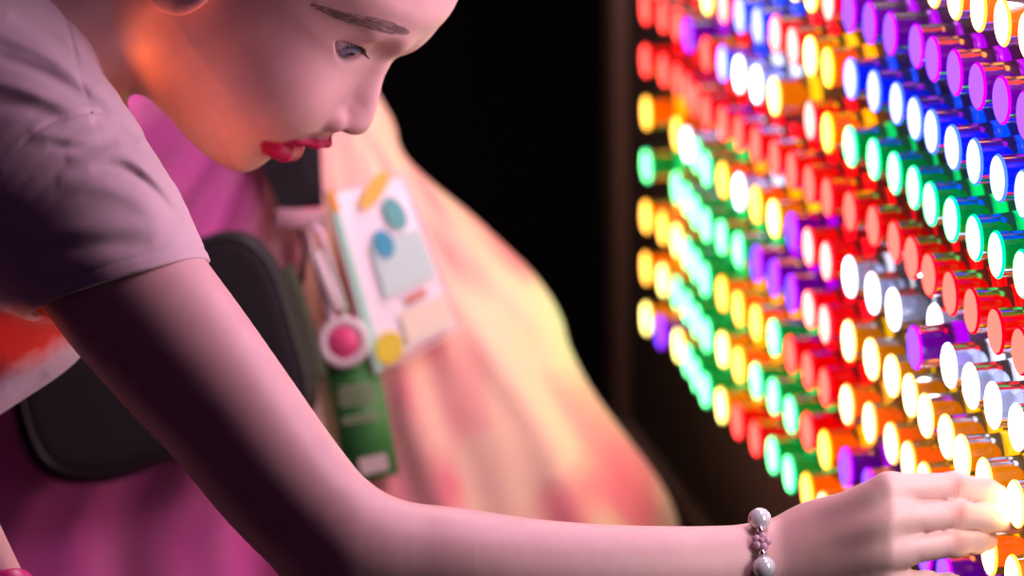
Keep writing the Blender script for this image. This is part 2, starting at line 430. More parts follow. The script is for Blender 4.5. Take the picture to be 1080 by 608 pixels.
# ------------------------------------------------------------------ heads (shared by both people)
PROFILE = [(404, 69), (417, 56), (443, 41), (462, 23), (474, 1), (489, -35), (498, -80), (491, -130), (470, -175), (430, -215), (375, -248), (310, -262),
           (250, -250), (205, -215), (172, -165), (156, -110), (148, -50), (142, 0), (142, 50), (150, 88), (162, 106), (178, 122), (197, 143), (216, 161),
           (237, 175), (257, 182), (271, 177), (282, 168), (288, 164), (294, 158), (305, 148), (326, 142), (343, 140), (353, 130), (366, 112), (382, 92), (394, 78)]
NOSE = [(396, 66), (405, 70), (403, 85), (399, 106), (394, 124), (388, 136), (380, 142), (370, 142), (360, 138), (352, 137), (346, 140), (340, 130), (346, 112), (358, 92), (376, 72)]
class Head:
    def __init__(s, O, F0, yaw, roll, scale=1.0):
        s.O = np.array(O, float); s.sc = scale
        F0 = np.array([F0[0], F0[1], 0.0]); F0 /= np.linalg.norm(F0); U0 = np.array([F0[1], -F0[0], 0]); W0 = np.array([0, 0, -1.0])
        s.B = (F0, U0, W0)
        F = math.cos(yaw) * F0 + math.sin(yaw) * W0; W1 = math.cos(yaw) * W0 - math.sin(yaw) * F0
        U = math.cos(roll) * U0 + math.sin(roll) * W1; W = math.cos(roll) * W1 - math.sin(roll) * U0
        s.R = np.stack([F, U, W])
        s.M = np.array([[F @ F0, U @ F0], [F @ U0, U @ U0]]); s.wv = np.array([W @ F0, W @ U0])
        s.prof = Poly2([s.loc2(p, trace=True) for p in PROFILE]); s.nose = Poly2([s.loc2(p, trace=True) for p in NOSE], pad=60, n=5)
    _T = None
    def loc2(s, p, w=0.0, trace=False):
        """the (F,U) of the point at lateral w that appears at outline position p"""
        T = Head._T if (trace and Head._T) else s
        q = np.array(p, float) - T.O[:2]
        e = np.array([q @ T.B[0][:2], q @ T.B[1][:2]])
        return np.linalg.solve(T.M, e - T.wv * w)
    def pt(s, p, w):
        f, u = (Head._T or s).loc2(p, w); return np.array([f, u, w])
    def local(s, P): return ((P - s.O) / s.sc) @ s.R.T
    def world(s, L): return s.O + (np.asarray(L) @ s.R) * s.sc
    def lips(s):
        up = [s.pt(p, w) for p, w in (((345, 150), 0), ((334, 152), 14), ((316, 149), 30), ((299, 146.5), 42), ((287, 145.5), 50))]
        lo = [s.pt(p, w) for p, w in (((303, 159), 0), ((299, 159.5), 14), ((292, 156.5), 28), ((286, 149.5), 40), ((284, 146), 48))]
        mir = lambda L: [q * [1, 1, -1] for q in L[:0:-1]] + L
        return (mir(up), [2.5, 3.5, 4.5, 5, 5.5, 5, 4.5, 3.5, 2.5]), (mir(lo), [3, 7, 10.5, 11, 11, 11, 10.5, 7, 3])
    def sdf(s, P):
        L = s.local(P); f, u, w = L[:, 0], L[:, 1], L[:, 2]; aw = np.abs(w)
        Wm = np.interp(u, [-150, -112, -80, -40, 20, 80, 160, 260], [58, 74, 96, 118, 132, 140, 145, 138])
        d = pillow(s.prof(f, u), w, 128, Wm, 2.15)
        Q = L.copy(); Q[:, 2] = aw
        # cheek and brow fullness
        d = smin(d, ell(Q, s.pt((300, 95), 74), (44, 50, 42)), 40)
        d = smin(d, ell(Q, s.pt((404, 38), 38), (20, 14, 42)), 26)
        # eye sockets
        d = smax(d, -ell(Q, s.pt((396, 52), 52) + [10, 0, 6], (15, 16, 24)), 22)
        # nose
        n = pillow(s.nose(f, u), w, 20, np.interp(u, [-10, 10, 40, 90], [27, 24, 15, 15]), 2.0)
        d = smin(d, n, 16)
        al = s.pt((349, 124), 23)
        d = smin(d, ell(Q, al, (17, 11.5, 8)), 11)
        d = smax(d, -cap(Q, s.pt((362, 137.5), 16), s.pt((348, 132.5), 25), 3.6, 3.0), 1.5)
        # lips
        (up, ru), (lo, rl) = s.lips()
        d = smin(d, chain(L, up, ru, 4), 9)
        d = smin(d, chain(L, lo, rl, 5), 8)
        gap = [s.pt(p, q) for p, q in (((331, 155.5), 0), ((314, 152.5), 18), ((299, 149.0), 34), ((286, 146), 48))]
        d = smax(d, -chain(Q, gap, [2.6, 2.6, 2.2, 1.0]), 3)
        d = smax(d, -cap(L, s.pt((352, 142), 0), s.pt((347, 147), 0), 3, 2.5), 6)       # philtrum
        # ears
        if True:
            e = np.array([-104, 17.0, 132]); c, sn = math.cos(.25), math.sin(.25)
            R = np.array([[c, sn, 0], [-sn, c, 0], [0, 0, 1.0]]) @ np.array([[.94, 0, .34], [0, 1, 0], [-.34, 0, .94]])
            ea = ell(Q, e, (30, 50, 10), R); ea = smin(ea, ell(Q, e + [-4, -44, 0], (15, 15, 8)), 10)
            ea = smax(ea, -ell(Q, e + [2, 6, 9], (17, 32, 7), R), 6)
            d = smin(d, ea, 7)
        # eyelids
        ec, er = s.eye()
        lid = np.linalg.norm(Q - ec, axis=1) - (er + 2.2)
        d = smin(d, lid, 8)
        V = (Q - ec) @ s.eye_axes().T
        op = ell(Q, ec + np.array([0, 0, 0]), (1, 1, 1)) if False else s.opening(V, er)
        d = smax(d, -op, 2.2)
        return d * s.sc
    def eye(s): return s.pt((366, 34), 63) * [1, 1, 0] + EYE_OFF, 25.0
    def eye_axes(s):
        g = np.array([.84, -.24, .55]); g /= np.linalg.norm(g)
        h = np.cross([0, 1.0, 0], g); h /= np.linalg.norm(h); v = np.cross(g, h)
        return np.stack([g, h, v])                       # gaze, towards the temple, up
    def opening(s, V, er):
        """almond-shaped opening of the lids; negative inside"""
        x = V[:, 1] / 27.0
        top = 12 * (1 - np.clip(x, -1, 1) ** 2) + 0.5; bot = -13 * (1 - np.clip(x, -1, 1) ** 2) + 0.5
        mid, half = (top + bot) / 2, (top - bot) / 2
        d = np.maximum(np.abs(V[:, 2] - mid) - half, (np.abs(V[:, 1]) - 26.5) * .7)
        return np.maximum(d * .85, 4 - V[:, 0])
EYE_OFF = np.array([0.0, 0, 63])

def skin_cols(V, base, head, extra=()):
    """skin albedo: base, reddish lips, cheeks and knuckles"""
    C = np.repeat(np.array([base]), len(V), 0)
    C = C * (1 + .05 * vnoise(V, 26, 3) + .03 * vnoise(V, 9, 5))[:, None]
    L = head.local(V)
    near = np.linalg.norm(L, axis=1) < 420
    (up, ru), (lo, rl) = head.lips(); Ln = L[near]
    dl = np.minimum(chain(Ln, up, ru) - 2.5, chain(Ln, lo, rl) - 5.5)
    t = np.clip(.5 - dl / 2.6, 0, 1)[:, None]
    lipc = np.array(lin((200, 20, 88))[:3]) * (1 + .25 * vnoise(Ln, 5, 9))[:, None]
    C[near] = C[near] * (1 - t) + lipc * t
    for c, r, col, k in extra:
        t = (np.exp(-(np.linalg.norm(V - np.array(c), axis=1) / r) ** 2) * k)[:, None]
        C = C * (1 - t) + np.array(col) * t
    return np.clip(C, 0, 1)

def skin_mat(name):
    M = mat(name, (.7, .45, .38), .48, tint=True, Specular_IOR_Level=.4)
    b = M.node_tree.nodes['Principled BSDF']
    b.inputs['Subsurface Weight'].default_value = .18; b.inputs['Subsurface Radius'].default_value = (1, .35, .2); b.inputs['Subsurface Scale'].default_value = .006
    nt = M.node_tree; tc = nt.nodes.new('ShaderNodeTexCoord'); vo = nt.nodes.new('ShaderNodeTexNoise'); bp = nt.nodes.new('ShaderNodeBump')
    vo.inputs['Scale'].default_value = 900; vo.inputs['Detail'].default_value = 3; bp.inputs['Strength'].default_value = .12; bp.inputs['Distance'].default_value = .0006
    nt.links.new(tc.outputs['Object'], vo.inputs['Vector']); nt.links.new(vo.outputs['Fac'], bp.inputs['Height']); nt.links.new(bp.outputs['Normal'], b.inputs['Normal'])
    return M
M_skin = skin_mat('skin')
def hair_mat(name, c): return mat(name, c, .45, Specular_IOR_Level=.3)
M_brow = hair_mat('brow_hair', (.22, .13, .12)); M_hair = hair_mat('brown_hair', (.06, .035, .022)); M_lash = hair_mat('lash_hair', (.02, .014, .012))
def eye_part(head, sp, root, side=1):
    ec, er = head.eye(); ax = head.eye_axes()
    V, Fc = ball((0, 0, 0), 1, 28)
    V = V * (er + .0); n = V / np.linalg.norm(V, axis=1)[:, None]
    g = np.array([.86, -.32, .42]); g /= np.linalg.norm(g)
    ang = np.degrees(np.arccos(np.clip(n @ g, -1, 1)))
    V = V + n * (np.clip(1 - (ang / 32) ** 2, 0, 1) * 2.6)[:, None]
    C = np.where(ang[:, None] < 12, (.008, .008, .012), np.where(ang[:, None] < 25, (.34, .38, .55), np.where(ang[:, None] < 28, (.05, .06, .1), (.85, .82, .88))))
    L = V + ec; L[:, 2] *= side
    return part('eye', sp.w(head.world(L)), Fc, M_eye, root, cols=C)
M_eye = mat('eye_surface', (.8, .8, .8), .08, tint=True, Coat_Weight=.6)
def strands(specs):
    """list of (points, radius at root) -> tapered strands in one mesh"""
    return join(*[tube(p, np.linspace(r, r * .25, len(p)), 5) for p, r in specs])

# ------------------------------------------------------------------ the child
def path(P, pts, rs, n=5):
    Q = catmull(np.column_stack([np.array(pts, float), rs]), n); return chain(P, Q[:, :3], Q[:, 3])
CS = Space(1.65)
HD = Head((300, 60, 145), (.593, .805), math.radians(9), math.radians(17)); Head._T = HD
SK = np.array([.70, .43, .395])
ARM = [(58, 200, -30), (130, 299, -92), (187, 370, -122), (238, 432, -148), (294, 505, -172), (345, 562, -186), (372, 590, -190)]
ARR = [80, 84, 81, 75, 71, 66, 63]
FORE = [(372, 588, -190), (420, 594, -182), (480, 600, -165), (560, 608, -138), (640, 610, -110), (720, 607, -80), (796, 602, -50)]
FRR = [62, 64, 64, 60.5, 56.5, 51.5, 48]
HSH = catmull([(700, 132), (785, 140), (850, 112), (925, 62), (955, 60), (1008, 88), (1068, 162), (1110, 200)], 12)
def hand_right(P):
    """the reaching right hand: palm away from the camera, fingers to the right"""
    P = P.copy(); P[:, 2] = P[:, 2] - np.interp(P[:, 0], HSH[:, 0], HSH[:, 1])
    d = ell(P, (872, 592, -168), (78, 66, 34), [[.97, -.25, 0], [.25, .97, 0], [0, 0, 1]])
    d = smin(d, cap(P, (796, 602, -176), (850, 594, -172), 45, 40), 20)
    for a, b, ra, rb in (((822, 580, -178), (938, 519, -180), 27, 20.5), ((824, 596, -184), (952, 547, -190), 28, 20.5), ((824, 612, -184), (949, 581, -188), 27, 20), ((824, 628, -176), (930, 614, -176), 26, 19)):
        d = smin(d, cap(P, a, b, ra, rb), 13)
    fing = [([(936, 516, -180), (1007, 513.5, -190), (1040, 519, -178), (1066, 528, -160)], [16, 14.6, 13.4, 11.5]),
            ([(950, 547, -190), (1011, 543, -200), (1046, 547, -184), (1069, 552, -162)], [17, 15.2, 14.0, 12]),
            ([(947, 582, -188), (1008, 573, -198), (1030, 571, -178), (1041, 570, -154)], [16, 14.4, 13.2, 11.5]),
            ([(930, 614, -176), (978, 618, -182), (1000, 618, -162), (1008, 617, -142)], [17, 14.2, 12.4, 10.5])]
    h = None
    for p, r in fing:
        e = chain(P, p, r, 7); e = smin(e, ell(P, np.array(p[1]) + [0, 0, -2], (11, r[1] + .2, 15)), 5)
        h = e if h is None else np.minimum(h, e)
    d = smin(d, h, 8)
    th = chain(P, [(838, 588, -150), (905, 556, -128), (975, 548, -122), (1030, 548, -132), (1062, 545, -140)], [30, 24, 17, 15, 11], 6)
    d = smin(d, th, 10)
    # skin creases over the middle knuckles
    for (x, y), q in (((1009, 516), 1), ((1012, 542), 1), ((1008, 572), 1)):
        m = np.exp(-((P[:, 1] - y) / 11) ** 2) * (P[:, 2] < -196 + 10)
        for o, k in ((-9, .7), (-4, 1.0), (1, 1.2), (6, 1.0), (11, .6)):
            d = d + .75 * k * m * np.exp(-((P[:, 0] - x - o + .012 * (P[:, 1] - y) ** 2 * np.sign(o - .5)) / 1.7) ** 2)
    return d
def gen_hand(P, O, X, Y, s=1.0, curl=.5):
    """relaxed hand in its own frame: X along the fingers, Y towards the thumb side"""
    X = np.array(X, float) / np.linalg.norm(X); Y = np.array(Y, float); Y -= X * (X @ Y); Y /= np.linalg.norm(Y); Z = np.cross(X, Y)
    Q = ((P - np.array(O)) @ np.stack([X, Y, Z]).T) / s
    d = smin(ell(Q, (75, 0, 0), (72, 55, 24)), cap(Q, (-10, 0, 0), (50, 0, 0), 40, 38), 20)
    h = None
    for y0, l, r in ((36, 88, 15), (12, 98, 15.5), (-13, 92, 15), (-36, 72, 13)):
        a = np.array([128.0 - abs(y0 - 8) * .3, y0, 0]); b = a + [l * .5, y0 * .06, curl * 26]; c = b + [l * .27, 0, curl * 34]; e = c + [l * .12, 0, curl * 30]
        q = chain(Q, [a * [.8, 1, 1], a, b, c, e], [r + 3, r + 3, r + 1, r - 1, r - 3], 6); h = q if h is None else smin(h, q, 3)
    d = smin(d, h, 12)
    d = smin(d, chain(Q, [(30, 30, 6), (78, 66, 22), (118, 78, 36), (146, 78, 46)], [24, 19, 16, 12], 8), 12)
    return d * s
LARM = [(-120, 250, 330), (-190, 380, 300), (-150, 420, 180), (-88, 498, 80), (-29, 602, 20), (4, 660, -10)]
def body_sdf(P):
    d = np.full(len(P), 1e3)
    def grp(lo, hi, f, k):
        nonlocal d
        lo, hi = np.array(lo), np.array(hi)
        q = np.maximum(np.maximum(lo - P, P - hi), 0); o = np.linalg.norm(q, axis=1)
        e = o + 40.0; m = o < 60
        if m.any(): e[m] = f(P[m])
        d = smin(d, e, k)
    grp((-700, -20, -120), (160, 760, 420), torso_core, 20)
    grp((-20, -130, -20), (330, 200, 330), lambda p: chain(p, [(20, 40, 165), (110, 4, 158), (245, -40, 148)], [92, 86, 88], 20), 24)
    grp((100, -320, -60), (540, 230, 360), HD.sdf, 26)
    grp((-40, 60, -320), (480, 700, 80), lambda p: path(p, ARM, ARR), 40)
    def fore(p):
        q = p.copy(); ax_ = np.interp(p[:, 0], [f[0] for f in FORE], [f[2] for f in FORE]); q[:, 2] = (q[:, 2] - ax_) * np.interp(p[:, 0], [500, 800], [1.0, 1.28]) + ax_
        return path(q, FORE, FRR)
    grp((280, 480, -290), (860, 710, 40), fore, 34)
    grp((770, 450, -260), (1110, 700, 110), hand_right, 16)
    grp((-320, 120, -160), (230, 860, 440), lambda p: smin(path(p, LARM, [78, 66, 62, 55, 47, 43]), gen_hand(p, LARM[-1], (.5, .86, -.2), (.5, -.4, -.6), .95), 16), 40)
    return d
def torso_core(P):
    q = P.copy(); q[:, 2] = 160 + (q[:, 2] - 160) * .86
    return smin(cap(P, (-40, 70, 150), (24, 170, -20), 111, 100), smin(cap(P, (-40, 70, 160), (20, 200, 320), 108, 90), chain(q, [(10, 180, 160), (-120, 310, 165), (-480, 600, 172)], [140, 142, 140], 30), 30), 30)
V, Q = surface(body_sdf, (-720, -340, -330), (1110, 900, 430), 2.0 * VOX, 5)
child_base = np.array([*CS.w1(-500, 600, 170)[:2], 0.0])
child = empty('person', child_base)
tag(child, 'child in pale pink T-shirt leaning in and reaching for a peg', 'person')
red = np.array([.58, .2, .15])
cols = skin_cols(V, SK, HD, [((1008, 513, -114), 12, red, .65), ((1012, 543, -124), 13, red, .7), ((1008, 573, -120), 12, red, .65), ((338, 110, 60), 30, red, .12), ((320, 80, 20), 55, (.72, .34, .3), .22)])
part('body', CS.w(V), Q, M_skin, child, cols=cols)
eye_part(HD, CS, child)
eye_part(HD, CS, child, -1)
# brows: strands laid on the skin
def brow(head, sp, root, side, n=420):
    sps = []
    top = catmull([(336, 4), (360, 12), (392, 18), (420, 25), (433, 33)], 10); bot = catmull([(344, 14), (366, 25), (394, 32), (415, 37), (432, 36)], 10)
    P2 = []; LN = []
    for i in range(n):
        t = random.random(); s = random.random(); k = t * (len(top) - 1); a = int(min(k, len(top) - 2)); f = k - a
        p = (top[a] * (1 - f) + top[a + 1] * f) * (1 - s) + (bot[a] * (1 - f) + bot[a + 1] * f) * s
        dr = np.array([-.9, -.28]) + np.array([-.28, -.30]) * (s - .3) + rng.normal(0, .06, 2); ln = random.uniform(9, 16)
        P2.append([p + dr * ln * q / 3 for q in range(4)])
    P2 = np.array(P2); m = 150; cs = np.linspace(-60, 170, m); fl = P2.reshape(-1, 2)
    G = np.column_stack([np.repeat(fl, m, 0), np.tile(cs, len(fl))]); D = head.sdf(G).reshape(len(fl), m) < 0
    hit = D.any(1); ci = D.argmax(1); cz = cs[ci].reshape(n, 4); hit = hit.reshape(n, 4).all(1)
    for i in range(n):
        if not hit[i] or np.abs(np.diff(cz[i])).max() > 14: continue
        pts = np.column_stack([P2[i], cz[i] - .4 - .5 * np.sin(np.arange(4))])
        L = head.local(pts); L[:, 2] *= side
        sps.append((sp.w(head.world(L)), .0002))
    Vb, Fb = strands(sps)
    return part('eyebrow', Vb, Fb, M_brow, root)
brow(HD, CS, child, 1); brow(HD, CS, child, -1, 90)
def lashes(head, sp, root, side):
    ec, er = head.eye(); ax = head.eye_axes(); sps = []
    for i in range(34):
        x = -22 + 42 * i / 33; t = x / 27
        for up in (1, 0):
            if up == 0 and i % 2: continue
            y = (12 if up else -13) * (1 - t * t) + .5
            z = math.sqrt(max(1, (er + 2.2) ** 2 - x * x - y * y))
            b = np.array([z, x, y]); ln = random.uniform(9, 13) if up else random.uniform(4, 6)
            dr = np.array([.8, t * .7, -.25 if up else -.6]); dr /= np.linalg.norm(dr)
            pts = [b + dr * ln * q / 4 + np.array([0, 0, (.35 if up else 0) * ln * (q / 4) ** 2]) for q in range(5)]
            L = ec + np.array(pts) @ ax; L[:, 2] *= side
            sps.append((sp.w(head.world(L)), .00022 if up else .00015))
    Vb, Fb = strands(sps); return part('eyelashes', Vb, Fb, M_lash, root)
lashes(HD, CS, child, 1); lashes(HD, CS, child, -1)
# hair drawn back from the face to a tail
def hair_sdf(head, tail):
    def f(P):
        L = head.local(P); f_, u, w = L[:, 0], L[:, 1], L[:, 2]
        Wm = np.interp(u, [-150, -112, -80, -40, 20, 80, 160, 260], [58, 74, 96, 118, 132, 140, 145, 138]) + 8
        d = pillow(head.prof(f_, u) - 8, w, 134, Wm, 2.15)
        line = np.interp(f_, [-220, -110, -70, -20, 40, 100, 140], [-10, 40, 95, 135, 190, 235, 250])      # hairline height along the head
        d = smax(d, (line - u) * .7, 12)
        ang = np.arctan2(w, u - 60); d = d + 1.2 * np.sin(ang * 60 + f_ * .05)
        return smin(d * head.sc, chain(P, [head.world(q) for q in tail], [42 * head.sc, 46 * head.sc, 34 * head.sc, 8 * head.sc], 20), 20)
    return f
V, Q = surface(hair_sdf(HD, [(-150, 130, 0), (-215, 120, -10), (-240, 20, -40), (-200, -110, -70)]), (-60, -420, -120), (560, 200, 430), 4, 4)
part('hair', CS.w(V), Q, M_hair, child)
# T-shirt
HEM_P, HEM_N = np.array([127, 304, -95.0]), np.array([.29, .957, -.12])
def folds(P, d, L):
    near = np.clip((150 - P[:, 2]) / 30, 0, 1); q = P[:, :2]
    for pts, wd, h in L:
        pts = catmull(pts, 3); mk = ((q > pts.min(0) - 3.2 * wd) & (q < pts.max(0) + 3.2 * wd)).all(1) & (near > 0)
        if not mk.any(): continue
        qq = q[mk]; seg = np.linalg.norm(np.diff(pts, axis=0), axis=1); tot = seg.sum(); s0 = 0
        e = np.full(len(qq), 1e9); sp = np.zeros(len(qq))
        for i in range(len(pts) - 1):
            a = pts[i]; ab = pts[i + 1] - a
            t = np.clip((qq - a) @ ab / (ab @ ab + 1e-9), 0, 1); x = np.linalg.norm(qq - a - t[:, None] * ab, axis=1)
            m = x < e; e[m] = x[m]; sp[m] = (s0 + t[m] * seg[i]) / tot; s0 += seg[i]
        d = d.copy(); d[mk] -= near[mk] * h * np.exp(-(e / wd) ** 2) * np.clip(np.sin(np.pi * sp), 0, 1) ** .6
    return d
FOLDS = [([(-20, 30), (40, 52), (84, 80), (126, 112)], 9, 5), ([(-10, 58), (40, 76), (80, 98), (116, 122)], 7, -4), ([(-30, 80), (20, 92), (70, 112), (104, 120)], 9, 4),
         ([(10, 14), (50, 36), (82, 66), (100, 90)], 8, -3.5), ([(-20, 108), (30, 112), (70, 128)], 9, -3),
         ([(70, 168), (116, 160), (150, 176), (186, 220)], 9, 5), ([(96, 180), (130, 178), (162, 200), (192, 236)], 6, -5), ([(60, 192), (110, 196), (150, 214), (176, 244)], 12, 3.5),
         ([(30, 140), (74, 146), (118, 138)], 8, 3.5), ([(50, 152), (90, 158), (124, 150)], 6, -3), ([(96, 126), (124, 134), (146, 150)], 6, -4),
         ([(30, 252), (80, 244), (140, 240), (196, 250)], 12, 2.5), ([(40, 268), (96, 258), (160, 256)], 9, -2.5), ([(20, 300), (80, 282), (150, 272)], 14, 2),
         ([(14, 162), (48, 132), (88, 119), (118, 121), (146, 140), (172, 172), (188, 210)], 2.6, -2.2),
         ([(-30, 410), (20, 395), (80, 360)], 12, 4), ([(-30, 440), (10, 425), (50, 395)], 9, -3), ([(-60, 420), (10, 372)], 14, 4)]
def shirt_solid(P):
    q = P.copy(); q[:, 2] = 160 + (q[:, 2] - 160) * .86
    t = chain(q, [(5, 185, 160), (-40, 245, 162), (-480, 600, 175)], [165, 172, 176], 40)
    t = smin(t, cap(P, (-40, 70, 150), (30, 170, -20), 118, 108), 50)
    t = smin(t, cap(P, (-30, 60, 170), (20, 210, 340), 118, 100), 50)
    t = smin(t, ell(P, (-90, 150, 70), (190, 150, 160)), 60)
    # neck opening
    nk = smax(cap(P, (60, 30, 158), (260, -60, 150), 168, 168), -((P - np.array([112, 85, 60.0])) @ np.array([.93, -.35, -.05])), 10)
    t = smax(t, -nk, 5)
    rib = np.abs((P - np.array([112, 85, 60.0])) @ np.array([.93, -.35, -.05]) + 17); 
    t = t + np.where(np.linalg.norm(P[:, :2] - np.array([95, 30]), axis=1) < 120, 1.6 * np.exp(-(rib / 2) ** 2), 0)
    # hem at the hips
    t = smax(t, ((P - np.array([-470, 590, 170.0])) @ np.array([-.78, .62, 0])), 6)
    sl = path(P, [(22, 190, -34), (82, 239, -64), (126, 300, -92), (150, 345, -105)], [120, 111, 97.5, 95])
    cut = (P - HEM_P) @ HEM_N
    sl = sl + 1.3 * np.exp(-((cut + 15) / 2.0) ** 2)
    sl = smax(sl, cut, 3)
    ls = cap(P, (-60, 200, 330), (-150, 330, 330), 108, 96); ls = smax(ls, (P - np.array([-140, 316, 330.0])) @ np.array([-.57, .82, 0]), 3)
    d = smin(smin(t, sl, 46), ls, 40)
    return d
def shirt_sdf(P):
    d = shirt_solid(P)
    d = d - 2.2 * vnoise(P, 70, 11) - .5 * vnoise(P, 26, 12)
    d = folds(P, d, FOLDS)
    return smax(d, -(d + 4.5), 1)  if False else d
def shirt_shell(P):
    d = shirt_sdf(P)
    cut = (P - HEM_P) @ HEM_N
    inner = path(P, [(22, 190, -34), (82, 239, -64), (126, 300, -92), (150, 345, -105)], [110, 102, 89, 85])
    d = np.where(cut > -22, smax(d, -inner, 1.5), d)
    nk = cap(P, (60, 30, 158), (260, -60, 150), 107, 107)
    return d
V, Q = surface(shirt_shell, (-700, -140, -240), (260, 800, 520), 2.4 * VOX, 5)
def cloth_mat(name, c, c2=None, sc=900, weave=.25, tint=False):
    M = mat(name, c, .9, tint=tint, Sheen_Weight=.25, Sheen_Roughness=.5); nt = M.node_tree; b = nt.nodes['Principled BSDF']
    tc = nt.nodes.new('ShaderNodeTexCoord'); w = nt.nodes.new('ShaderNodeTexNoise'); w2 = nt.nodes.new('ShaderNodeTexWave'); bp = nt.nodes.new('ShaderNodeBump'); ad = nt.nodes.new('ShaderNodeMath')
    w.inputs['Scale'].default_value = sc; w.inputs['Detail'].default_value = 2; w2.inputs['Scale'].default_value = sc * .8; w2.bands_direction = 'DIAGONAL'
    bp.inputs['Strength'].default_value = weave; bp.inputs['Distance'].default_value = .0008
    nt.links.new(tc.outputs['Object'], w.inputs['Vector']); nt.links.new(tc.outputs['Object'], w2.inputs['Vector'])
    nt.links.new(w.outputs['Fac'], ad.inputs[0]); nt.links.new(w2.outputs['Fac'], ad.inputs[1]); nt.links.new(ad.outputs[0], bp.inputs['Height']); nt.links.new(bp.outputs['Normal'], b.inputs['Normal'])
    return M
M_shirt = cloth_mat('pink_jersey', (.70, .535, .55), tint=True)
# a red patch on the chest, with a soft fuzzy lower edge
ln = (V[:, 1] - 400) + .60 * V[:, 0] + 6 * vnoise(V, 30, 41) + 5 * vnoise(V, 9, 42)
dye = np.clip(.5 - ln / 26, 0, 1) * np.clip((V[:, 2] + 48) / 14, 0, 1) * np.clip((V[:, 1] - 250) / 40, 0, 1) * np.clip((V[:, 0] + 160) / 60, 0, 1)  # weight of the red tint over the base colour
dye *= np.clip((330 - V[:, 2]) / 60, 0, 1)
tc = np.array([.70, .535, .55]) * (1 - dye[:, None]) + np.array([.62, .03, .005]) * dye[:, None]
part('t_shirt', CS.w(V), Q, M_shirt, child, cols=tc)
# trousers and shoes (below the frame)
hipN, hipF = CS.w1(-480, 590, 90), CS.w1(-480, 590, 255)
def down(p, dx, dy, z): return np.array([p[0] + dx, p[1] + dy, z])
kN, kF = down(hipN, .05, -.02, .36), down(hipF, .03, .02, .36); aN, aF = down(hipN, .0, -.02, .07), down(hipF, -.02, .03, .07)
pel = (hipN + hipF) / 2
def leg_sdf(P):
    d = smin(chain(P, [hipN, kN, aN], [.078, .056, .042], .02), chain(P, [hipF, kF, aF], [.078, .056, .042], .02), .02)
    d = smin(d, chain(P, [pel + [-.03, 0, -.02], pel + [.05, 0, .06]], [.1, .095]), .05)
    return d + .002 * vnoise(P, .04, 2)
lo = np.minimum(aN, aF) - .2; hi = np.maximum(np.maximum(hipN, hipF), pel) + .25; lo[2] = 0.03
V, Q = surface(leg_sdf, lo, hi, .006, 4)
M_leg = cloth_mat('dark_leggings', (.05, .045, .06))
part('leggings', V, Q, M_leg, child)
M_shoe = mat('white_shoe', (.6, .58, .58), .6)
for a in (aN, aF):
    def sh(P):
        d = smin(ell(P, a + [.06, 0, -.035], (.115, .042, .036)), ell(P, a + [0, 0, -.01], (.05, .042, .06)), .03)
        return np.maximum(d, .0015 - P[:, 2])
    V, Q = surface(sh, a - .2, a + .25, .004, 4); part('shoe', V, Q, M_shoe, child)

# bracelet of pearls and small flower beads on the reaching wrist
br_pts = []
for t in np.linspace(0, 2 * math.pi, 80, endpoint=False):
    # ring round the wrist, lying on the skin
    x0 = 806; ax = 5 * math.cos(t) * 0
    lo_, hi_ = 20.0, 90.0
    for _ in range(24):
        mid = (lo_ + hi_) / 2
        p = np.array([[x0 - 9 * math.sin(-t) * .6, 600 + mid * math.sin(t), -46 + mid * math.cos(t)]])
        if body_sdf(p)[0] < 1.5: lo_ = mid
        else: hi_ = mid
    br_pts.append(p[0])
br_pts = np.array(br_pts)
bb = CS.w(br_pts).mean(0)
brace = empty('bracelet', bb); tag(brace, "pearl and flower bead bracelet on the child's reaching wrist", 'bracelet')
M_pearl = mat('pearl', (.72, .70, .74), .18, .25, Coat_Weight=.6, Coat_Roughness=.1); M_fl = mat('pink_crystal', (.75, .45, .58), .12, Transmission_Weight=.4); M_silver = mat('silver', (.6, .58, .6), .25, 1)
V, Fc = tube(CS.w(br_pts + 0), .0009, 6, True); part('cord', V, Fc, M_silver, brace)
nb = len(br_pts)
seg = np.linalg.norm(np.diff(np.vstack([br_pts, br_pts[:1]]), axis=0), axis=1); cum = np.concatenate([[0], np.cumsum(seg)]); tot = cum[-1]
def on_ring(s):
    s = s % tot; i = min(np.searchsorted(cum, s) - 1, nb - 1) if s > 0 else 0
    f = (s - cum[i]) / seg[i]; p = br_pts[i] * (1 - f) + br_pts[(i + 1) % nb] * f
    c = np.array([806, 600, -46.]); o = p - c; o[0] = 0; o /= np.linalg.norm(o); return p, o
